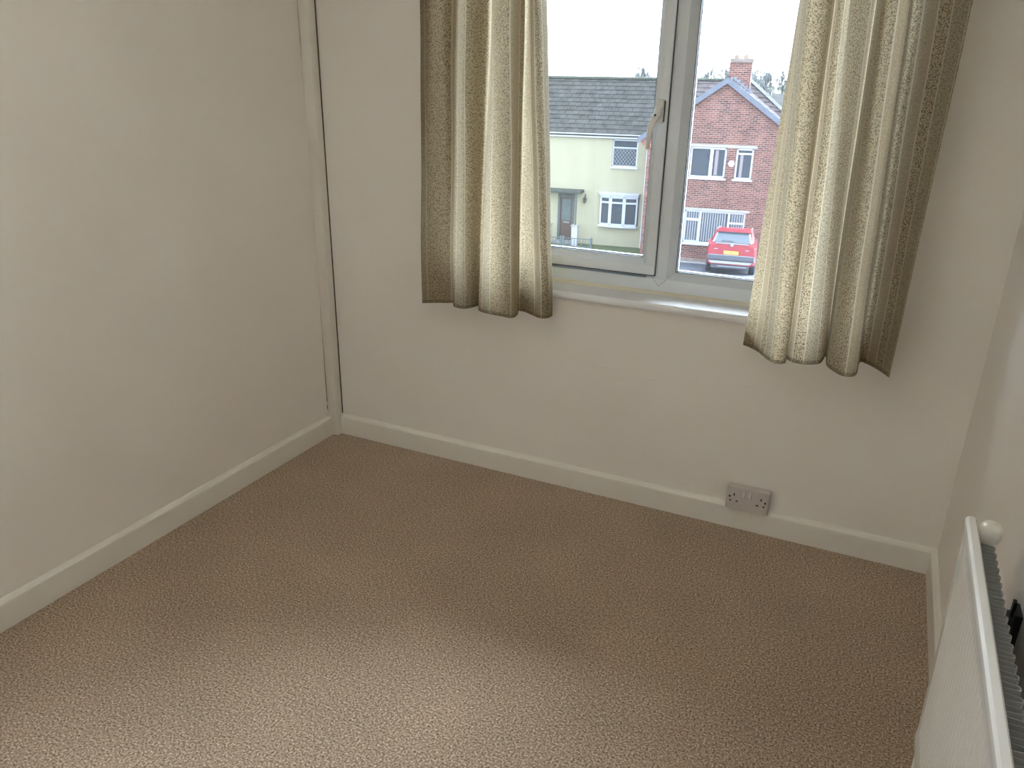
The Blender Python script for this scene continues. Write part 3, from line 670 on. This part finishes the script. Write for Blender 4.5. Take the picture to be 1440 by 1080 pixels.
wc = hwindow(bh, bho, -3.46, -.93, .82, 2.22, DB, verts=(-2.78, -1.60), bars=[(-3.46, -2.78, 1.84), (-1.60, -.93, 1.76)], fw=.075, sashes=[(-3.42, -2.80, .88, 1.82)])
for k in range(24):
    u = -3.36 + k*.1
    if abs(u+2.78) < .07 or abs(u+1.60) < .07: continue
    box('blind_slat', (u-.028, DB+.066, .92), (u+.028, DB+.07, 2.13), M['blind'], wc, off=bho)
lathe('house_plaque', [(.13, 0), (.13, .015), (.10, .02)], M['whitewall'], bh, n=16, mtx=Matrix.Translation((-1.75-bho[0], -.001, 4.2)) @ Matrix.Rotation(math.pi/2, 4, 'X'))
extrude('corbel', [(BU0-.42, 5.06), (BU0+.30, 5.06), (BU0+.30, 4.88), (BU0, 4.55)], 'y', DB-.02, DB+.3, M['salmon'], bh, off=bho)
# bargeboards
sl = (PZ-5.0)/3.0
def barge(s):
    a = (PK, PZ+.22); b = (PK+s*3.42, PZ+.22-3.42*.705)
    extrude('bargeboard', [a, b, (b[0], b[1]-.24), (a[0], a[1]-.24)], 'y', DB-.16, DB-.12, M['barge'], bh, off=bho)
barge(-1); barge(1)
# gable roof slopes made of tile courses
gr = pyd('roof', [(PK, DB-.14, PZ+.14), (PK+3.4, DB-.14, PZ+.14-3.4*.705), (PK+3.4, DB+5.5, PZ+.14-3.4*.705), (PK, DB+5.8, PZ+.14), (PK-3.4, DB-.14, PZ+.14-3.4*.705), (PK-3.4, DB+6, PZ+.14-3.4*.705)], [[0, 1, 2, 3], [0, 3, 5, 4]], M['tile_red'], bh, off=bho)
for s in (1, -1):
    nC = 12; run = 3.4/nC; lift = -run*.705
    for c in range(nC):
        V, Fc = course_mesh(DB-.14, DB+5.5, run*1.06, run*.705*1.06, phase=(c % 2)*.5)
        base = 3.4-run*c
        V = [(PK+s*(base-y), x, PZ+.16-.705*3.4+z+.705*run*c) for x, y, z in V]
        pyd('tile_course', V, Fc, M['tile_red'], gr, off=bho)
for k in range(13):
    y = DB-.14+k*.45
    extrude('ridge_tile', [(PK+.14*math.cos(a), PZ+.12+.10*math.sin(a)) for a in [math.pi*q/6 for q in range(7)]], 'y', y+.006, y+.444, M['tile_red'], gr, off=bho)
main_roof(bh, bho, -5.27, 1.5, 'main_roof', M['tile_red'], .78)
box('rear_wall', (BU0, DY+7.4, -.3), (BU1, DY+7.65, 5.0), M['brick'], bh, off=bho)
# chimney stack with two pots and lead flashing
DC = DB+1.9
st = box('chimney', (-2.38, DC, 6.6), (-1.47, DC+.7, 8.10), M['brick'], bh, off=bho)
box('chimney_crown', (-2.36, DC-.04, 8.10), (-1.43, DC+.74, 8.26), M['brick_pale'], st, off=bho)
for u in (-2.12, -1.74):
    lathe('chimney_pot', [(.12, 0), (.11, .05), (.10, .14), (.12, .15)], M['pot'], st, n=14, mtx=Matrix.Translation((u-bho[0], DC+.35-DB, 8.25)))
for k in range(5):
    box('flashing', (-2.18+.16*k, DC-.012, 7.38-.115*k), (-2.02+.16*k, DC, 7.55-.115*k), M['flash'], st, off=bho)

# ---- a further house at the back, seen over the roof slope
fho = (1.5, 52, 0)
fh = tag(eroot('far_house', 1.5, 52), 'distant brick house with low grey roof beyond the gable', 'house')
wall_holes('front_wall', -.6, 7.5, -.3, 6.1, 52, .25, [(1.0, 2.2, 3.8, 5.0), (4.0, 5.2, 3.8, 5.0)], M['brick'], fh, fho)
for u in (1.0, 4.0): hwindow(fh, fho, u, u+1.2, 3.8, 5.0, 52, verts=(u+.6,))
box('side_wall', (-.6, 52.25, -.3), (-.35, 58, 6.1), M['brick'], fh, off=fho)
pyd('roof', [(-.8, 51.7, 6.1), (7.8, 51.7, 6.1), (7.8, 55, 6.75), (-.8, 55, 6.75), (-.8, 58.3, 6.1), (7.8, 58.3, 6.1)], [[0, 1, 2, 3], [3, 2, 5, 4], [0, 3, 4], [1, 2, 5], [0, 1, 5, 4]], M['tile'], fh, off=fho)

# ---- railing and gate in front of the cream house
def railing(name, u0, u1, d, h, label, cat, nb):
    off = ((u0+u1)/2, d, .03); r = tag(eroot(name, off[0], d, .03), label, cat)
    for u in (u0, u1): box('post', (u-.045, d-.045, .0), (u+.045, d+.045, h+.06), M['rail'], r, off=off)
    for z in (.10, h-.03): box('rail', (u0+.045, d-.015, z), (u1-.045, d+.015, z+.035), M['rail'], r, off=off)
    for k in range(nb):
        u = u0+.045+(u1-u0-.09)*(k+.5)/nb
        box('baluster', (u-.010, d-.010, .10), (u+.010, d+.010, h), M['rail'], r, off=off)
    return r
railing('garden_railing', -8.94, -7.62, 35.1, .50, 'blue grey metal garden railing in front of the bow window house', 'railing', 9)
railing('garden_gate', -9.92, -9.06, 35.1, .50, 'low blue grey metal gate before the brown front door', 'gate', 6)

# ---- red car parked nose-in, seen from behind
CD, CU, CZ = 30.0, -1.17, .555
cr = tag(eroot('car', CU, CD, CZ), 'red sport utility car parked on the drive of the brick house', 'car')
cr.rotation_euler = (0, 0, TH_E); cr.rotation_mode = 'XYZ'
cr.rotation_euler[0] = -math.atan(.70/5.1)*.9
# body sections from rear (y=0) to front (y=4.2): half widths at heights
def sect(y, pts): return [(x, y, z) for x, z in pts]
def loft(name, S_, m, parent, cap=True, sm=True):
    V = []; Fc = []; n = len(S_[0])
    for s_ in S_: V += s_
    for i in range(len(S_)-1):
        for k in range(n): Fc.append([i*n+k, i*n+(k+1) % n, (i+1)*n+(k+1) % n, (i+1)*n+k])
    if cap: Fc += [list(range(n)), list(range((len(S_)-1)*n, len(S_)*n))]
    o = pyd(name, V, Fc, m, parent)
    if sm: shade(o, .7)
    return o
def hull(h):   # mirrored half outline from bottom centre up to top centre
    return [(-x, z) for x, z in h] + [(x, z) for x, z in reversed(h)]
lower = [
    sect(.02, hull([(.70, .36), (.80, .40), (.84, .62), (.83, .90), (.79, 1.08), (.70, 1.12)])),
    sect(.14, hull([(.76, .30), (.86, .36), (.89, .62), (.885, .92), (.85, 1.12), (.72, 1.18)])),
    sect(.60, hull([(.78, .28), (.88, .34), (.905, .60), (.90, .92), (.87, 1.10), (.76, 1.16)])),
    sect(2.2, hull([(.78, .26), (.88, .32), (.90, .58), (.895, .90), (.865, 1.06), (.76, 1.12)])),
    sect(3.0, hull([(.78, .26), (.88, .32), (.90, .58), (.88, .88), (.82, 1.00), (.70, 1.06)])),
    sect(3.85, hull([(.76, .28), (.85, .34), (.86, .58), (.82, .80), (.74, .90), (.62, .94)])),
    sect(4.15, hull([(.60, .34), (.70, .40), (.70, .56), (.66, .70), (.60, .78), (.50, .80)]))]
body = loft('body', lower, M['carred'], cr)
cabin = [
    sect(.10, hull([(.80, 1.08), (.76, 1.16), (.72, 1.22), (.60, 1.25)])),
    sect(.38, hull([(.81, 1.08), (.74, 1.38), (.66, 1.58), (.52, 1.62)])),
    sect(.75, hull([(.81, 1.08), (.75, 1.38), (.65, 1.63), (.50, 1.66)])),
    sect(1.8, hull([(.81, 1.06), (.75, 1.36), (.65, 1.64), (.50, 1.67)])),
    sect(2.4, hull([(.80, 1.04), (.75, 1.30), (.66, 1.52), (.50, 1.55)])),
    sect(3.1, hull([(.76, .98), (.72, 1.00), (.66, 1.02), (.50, 1.03)]))]
loft('cabin', cabin, M['carred'], cr)
def quad(name, P, t, m, parent):   # thin slab facing backwards
    V = [tuple(p) for p in P] + [(p[0], p[1]+t, p[2]) for p in P]; n = len(P)
    return pyd(name, V, [list(range(n)), list(range(n, 2*n))] + [[i, (i+1) % n, n+(i+1) % n, n+i] for i in range(n)], m, parent)
tg = quad('rear_window', [(-.66, .045, 1.185), (.66, .045, 1.185), (.545, .295, 1.55), (-.545, .295, 1.55)], .02, M['carglass'], cr)
quad('window_pillar', [(-.725, .05, 1.18), (-.66, .04, 1.18), (-.545, .29, 1.555), (-.59, .31, 1.555)], .02, M['chrome'], cr)
quad('window_pillar', [(.66, .04, 1.18), (.725, .05, 1.18), (.59, .31, 1.555), (.545, .29, 1.555)], .02, M['chrome'], cr)
quad('wiper', [(-.40, .060, 1.235), (.05, .050, 1.225), (.05, .055, 1.245), (-.40, .075, 1.27)], .01, M['carblack'], tg)
sp = loft('roof_spoiler', [sect(.22, hull([(.60, 1.565), (.61, 1.58), (.60, 1.60), (.5, 1.615)])), sect(.62, hull([(.66, 1.56), (.67, 1.60), (.66, 1.64), (.52, 1.675)]))], M['carred'], cr)
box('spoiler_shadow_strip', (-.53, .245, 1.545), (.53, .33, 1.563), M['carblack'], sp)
for s in (-1, 1):
    box('roof_rail', (s*.62-.02, .55, 1.635), (s*.62+.02, 2.1, 1.69), M['chrome'], cr, bevel=.01)
    quad('tail_lamp', [(s*.86, .05, 1.06), (s*.62, -.01, 1.075), (s*.60, -.005, 1.13), (s*.74, .03, 1.19), (s*.80, .07, 1.28), (s*.865, .09, 1.26)], .08, M['lamp'], cr)
    quad('reflector', [(s*.84, -.012, .50), (s*.62, -.012, .50), (s*.62, -.012, .54), (s*.84, -.012, .545)], .04, M['lamp'], cr)
    quad('badge', [(s*.64, .004, .915), (s*.50, .004, .915), (s*.50, .004, .94), (s*.64, .004, .94)], .02, M['chrome'], cr)
    for y in (.78, 3.3):
        mt = Matrix.Translation((s*.80, y, .34)) @ Matrix.Rotation(math.pi/2, 4, 'Y')
        wl = lathe('wheel', [(.20, -.11), (.32, -.11), (.345, -.08), (.345, .08), (.32, .11), (.20, .11)], M['tyre'], cr, n=28, mtx=mt)
        lathe('alloy', [(.05, -.115), (.21, -.112), (.21, .112), (.05, .115)], M['alloy'], wl, n=20, mtx=mt)
        box('wheel_arch', (s*.70, y-.40, .34), (s*.905, y+.40, .40), M['carblack'], cr)
tr = box('tailgate_chrome_bar', (-.62, -.006, 1.125), (.62, .06, 1.165), M['chrome'], cr, bevel=.008)
lathe('emblem', [(.065, 0), (.065, .012), (.045, .016)], M['chrome'], tr, n=20, mtx=Matrix.Translation((0, -.006, 1.10)) @ Matrix.Rotation(math.pi/2, 4, 'X'))
quad('plate_recess', [(-.50, .008, .72), (.50, .008, .72), (.36, .002, .93), (-.36, .002, .93)], .03, M['carred'], cr)
pt_ = quad('number_plate', [(-.27, -.012, .75), (.27, -.012, .75), (.27, -.012, .875), (-.27, -.012, .875)], .015, M['plate'], cr)
def text(body_, size, m, parent, loc, rot):
    cu = bpy.data.curves.new('lettering', 'FONT'); cu.body = body_; cu.size = size; cu.extrude = .001; cu.align_x = 'CENTER'; cu.align_y = 'CENTER'
    o = bpy.data.objects.new('tmp_text', cu); COL.objects.link(o)
    dg = bpy.context.evaluated_depsgraph_get(); me = bpy.data.meshes.new_from_object(o.evaluated_get(dg)); bpy.data.objects.remove(o)
    me.materials.clear(); me.materials.append(m)
    q = bpy.data.objects.new('lettering', me); COL.objects.link(q); q.parent = parent; q.location = loc; q.rotation_euler = rot
    return q
text('C14P 29', .115, M['plateblack'], pt_, (0, -.0145, .812), (math.pi/2, 0, 0))
box('bumper', (-.86, -.03, .50), (.86, .12, .70), M['carblack'], cr, bevel=.03, seg=3)
quad('bumper_trim', [(-.80, -.035, .70), (.80, -.035, .70), (.80, -.035, .725), (-.80, -.035, .725)], .03, M['chrome'], cr)
quad('skid_plate', [(-.70, -.04, .40), (.70, -.04, .40), (.80, -.04, .49), (-.80, -.04, .49)], .06, M['chrome'], cr)
box('underbody', (-.70, .05, .22), (.70, 3.9, .40), M['carblack'], cr)
box('exhaust', (-.45, .0, .27), (.62, .05, .31), M['chrome'], cr, bevel=.015)

# ---- bare winter trees on the rise behind the roofs
def tree(u, d, h, rad_, seed, label):
    rnd = random.Random(seed); root = tag(eroot('bare_tree', u, d, .2), label, 'tree', 'bare trees behind the roofs')
    V = []; Fc = []; tips = []
    def seg(a, b, ra, rb):
        k = len(V); dr_ = (b-a).normalized(); q = dr_.orthogonal().normalized(); w = dr_.cross(q)
        for c, r in ((a, ra), (b, rb)):
            for j in range(5):
                an = 2*math.pi*j/5; V.append(c + q*r*math.cos(an) + w*r*math.sin(an))
        for j in range(5): Fc.append([k+j, k+(j+1) % 5, k+5+(j+1) % 5, k+5+j])
    def grow(a, dr_, ln, r, lev):
        b = a + dr_*ln; seg(a, b, r, r*.68)
        if lev == 0: tips.append((b, dr_)); return
        for k in range(3 if lev > 1 else 4):
            nd_ = (dr_ + Vector((rnd.uniform(-1, 1), rnd.uniform(-1, 1), rnd.uniform(-.25, .75)))*.75).normalized()
            grow(a + (b-a)*rnd.uniform(.6, 1), nd_, ln*rnd.uniform(.6, .8), r*.6, lev-1)
    grow(Vector((0, 0, -.3)), Vector((0, 0, 1)), h*.36, h*.022, 4)
    TV = []; TF = []
    for (p, dr_) in tips:
        for k in range(12):
            e = p + (dr_*.6 + Vector((rnd.uniform(-1, 1), rnd.uniform(-1, 1), rnd.uniform(-.6, 1))))*h*.065
            side = Vector((rnd.uniform(-1, 1), rnd.uniform(-1, 1), rnd.uniform(-1, 1))).normalized()*.055
            b0 = p - dr_*rnd.uniform(0, h*.06); kk = len(TV); TV += [b0-side, b0+side, e]; TF.append([kk, kk+1, kk+2])
    zm = max(v.z for v in TV); rm = max(max(abs(v.x), abs(v.y)) for v in TV); sc = Vector((rad_/rm, rad_/rm, 1))
    flat = lambda v: Vector((v.x*sc.x, v.y*sc.y, h*max(v.z/zm, 0)**.55 if v.z > 0 else v.z))
    pyd('trunk', [flat(v) for v in V], Fc, M['bark'], root)
    pyd('twigs', [flat(v) for v in TV], TF, M['twig'], root)
    return root
TL = 'bare winter tree rising behind the tiled roofs'
TREES = [(-13.1, 80, .0205, 'lone bare tree rising over the ridge of the cream house'), (-8.4, 76, .012, 'short bare tree showing low over the ridge beside the brick gable'), (-7.4, 84, .0200, 'tall bare tree behind the left slope of the brick gable'), (-5.6, 76, .0195, 'bare tree standing just left of the brick chimney'),
         (-5.0, 92, .017, TL), (-2.9, 76, .013, 'bare tree standing just right of the brick chimney'), (-1.6, 84, .0150, TL), (-.1, 76, .0165, TL), (1.3, 84, .0185, TL), (2.7, 76, .019, TL), (4.2, 84, .019, TL), (5.6, 76, .020, TL), (7.4, 84, .020, TL)]
for i, (u, d, k, lb_) in enumerate(TREES): tree(u, d, 7.03+(k+.004)*d, 1.38, 100+i, lb_)

# dense undergrowth of the wood
def thicket(u, d, w, h, seed):
    rnd = random.Random(seed); V = []; Fc = []
    for k in range(2600):
        p = Vector((rnd.uniform(-w, w), rnd.uniform(-1.5, 1.5), 0)); p.z = rnd.random()**.7*h*(1-.25*(p.x/w)**2)
        e = p + Vector((rnd.uniform(-.4, .4), rnd.uniform(-.3, .3), rnd.uniform(.1, .7))); s_ = Vector((rnd.uniform(-1, 1), rnd.uniform(-1, 1), 0))*.09
        kk = len(V); V += [p-s_, p+s_, e]; Fc.append([kk, kk+1, kk+2])
    r = eroot('thicket', u, d, .6); o = pyd('branches', V, Fc, M['twig'], r)
    return tag(r, 'dense grey thicket growing on the rise behind the roofs', 'thicket', 'thickets behind the roofs')
for i, (u, h) in enumerate([(-8.6, 7.5), (-3.4, 7.7), (1.8, 7.9), (7.0, 8.0)]): thicket(u, 104, 2.05, h+.5, 40+i)
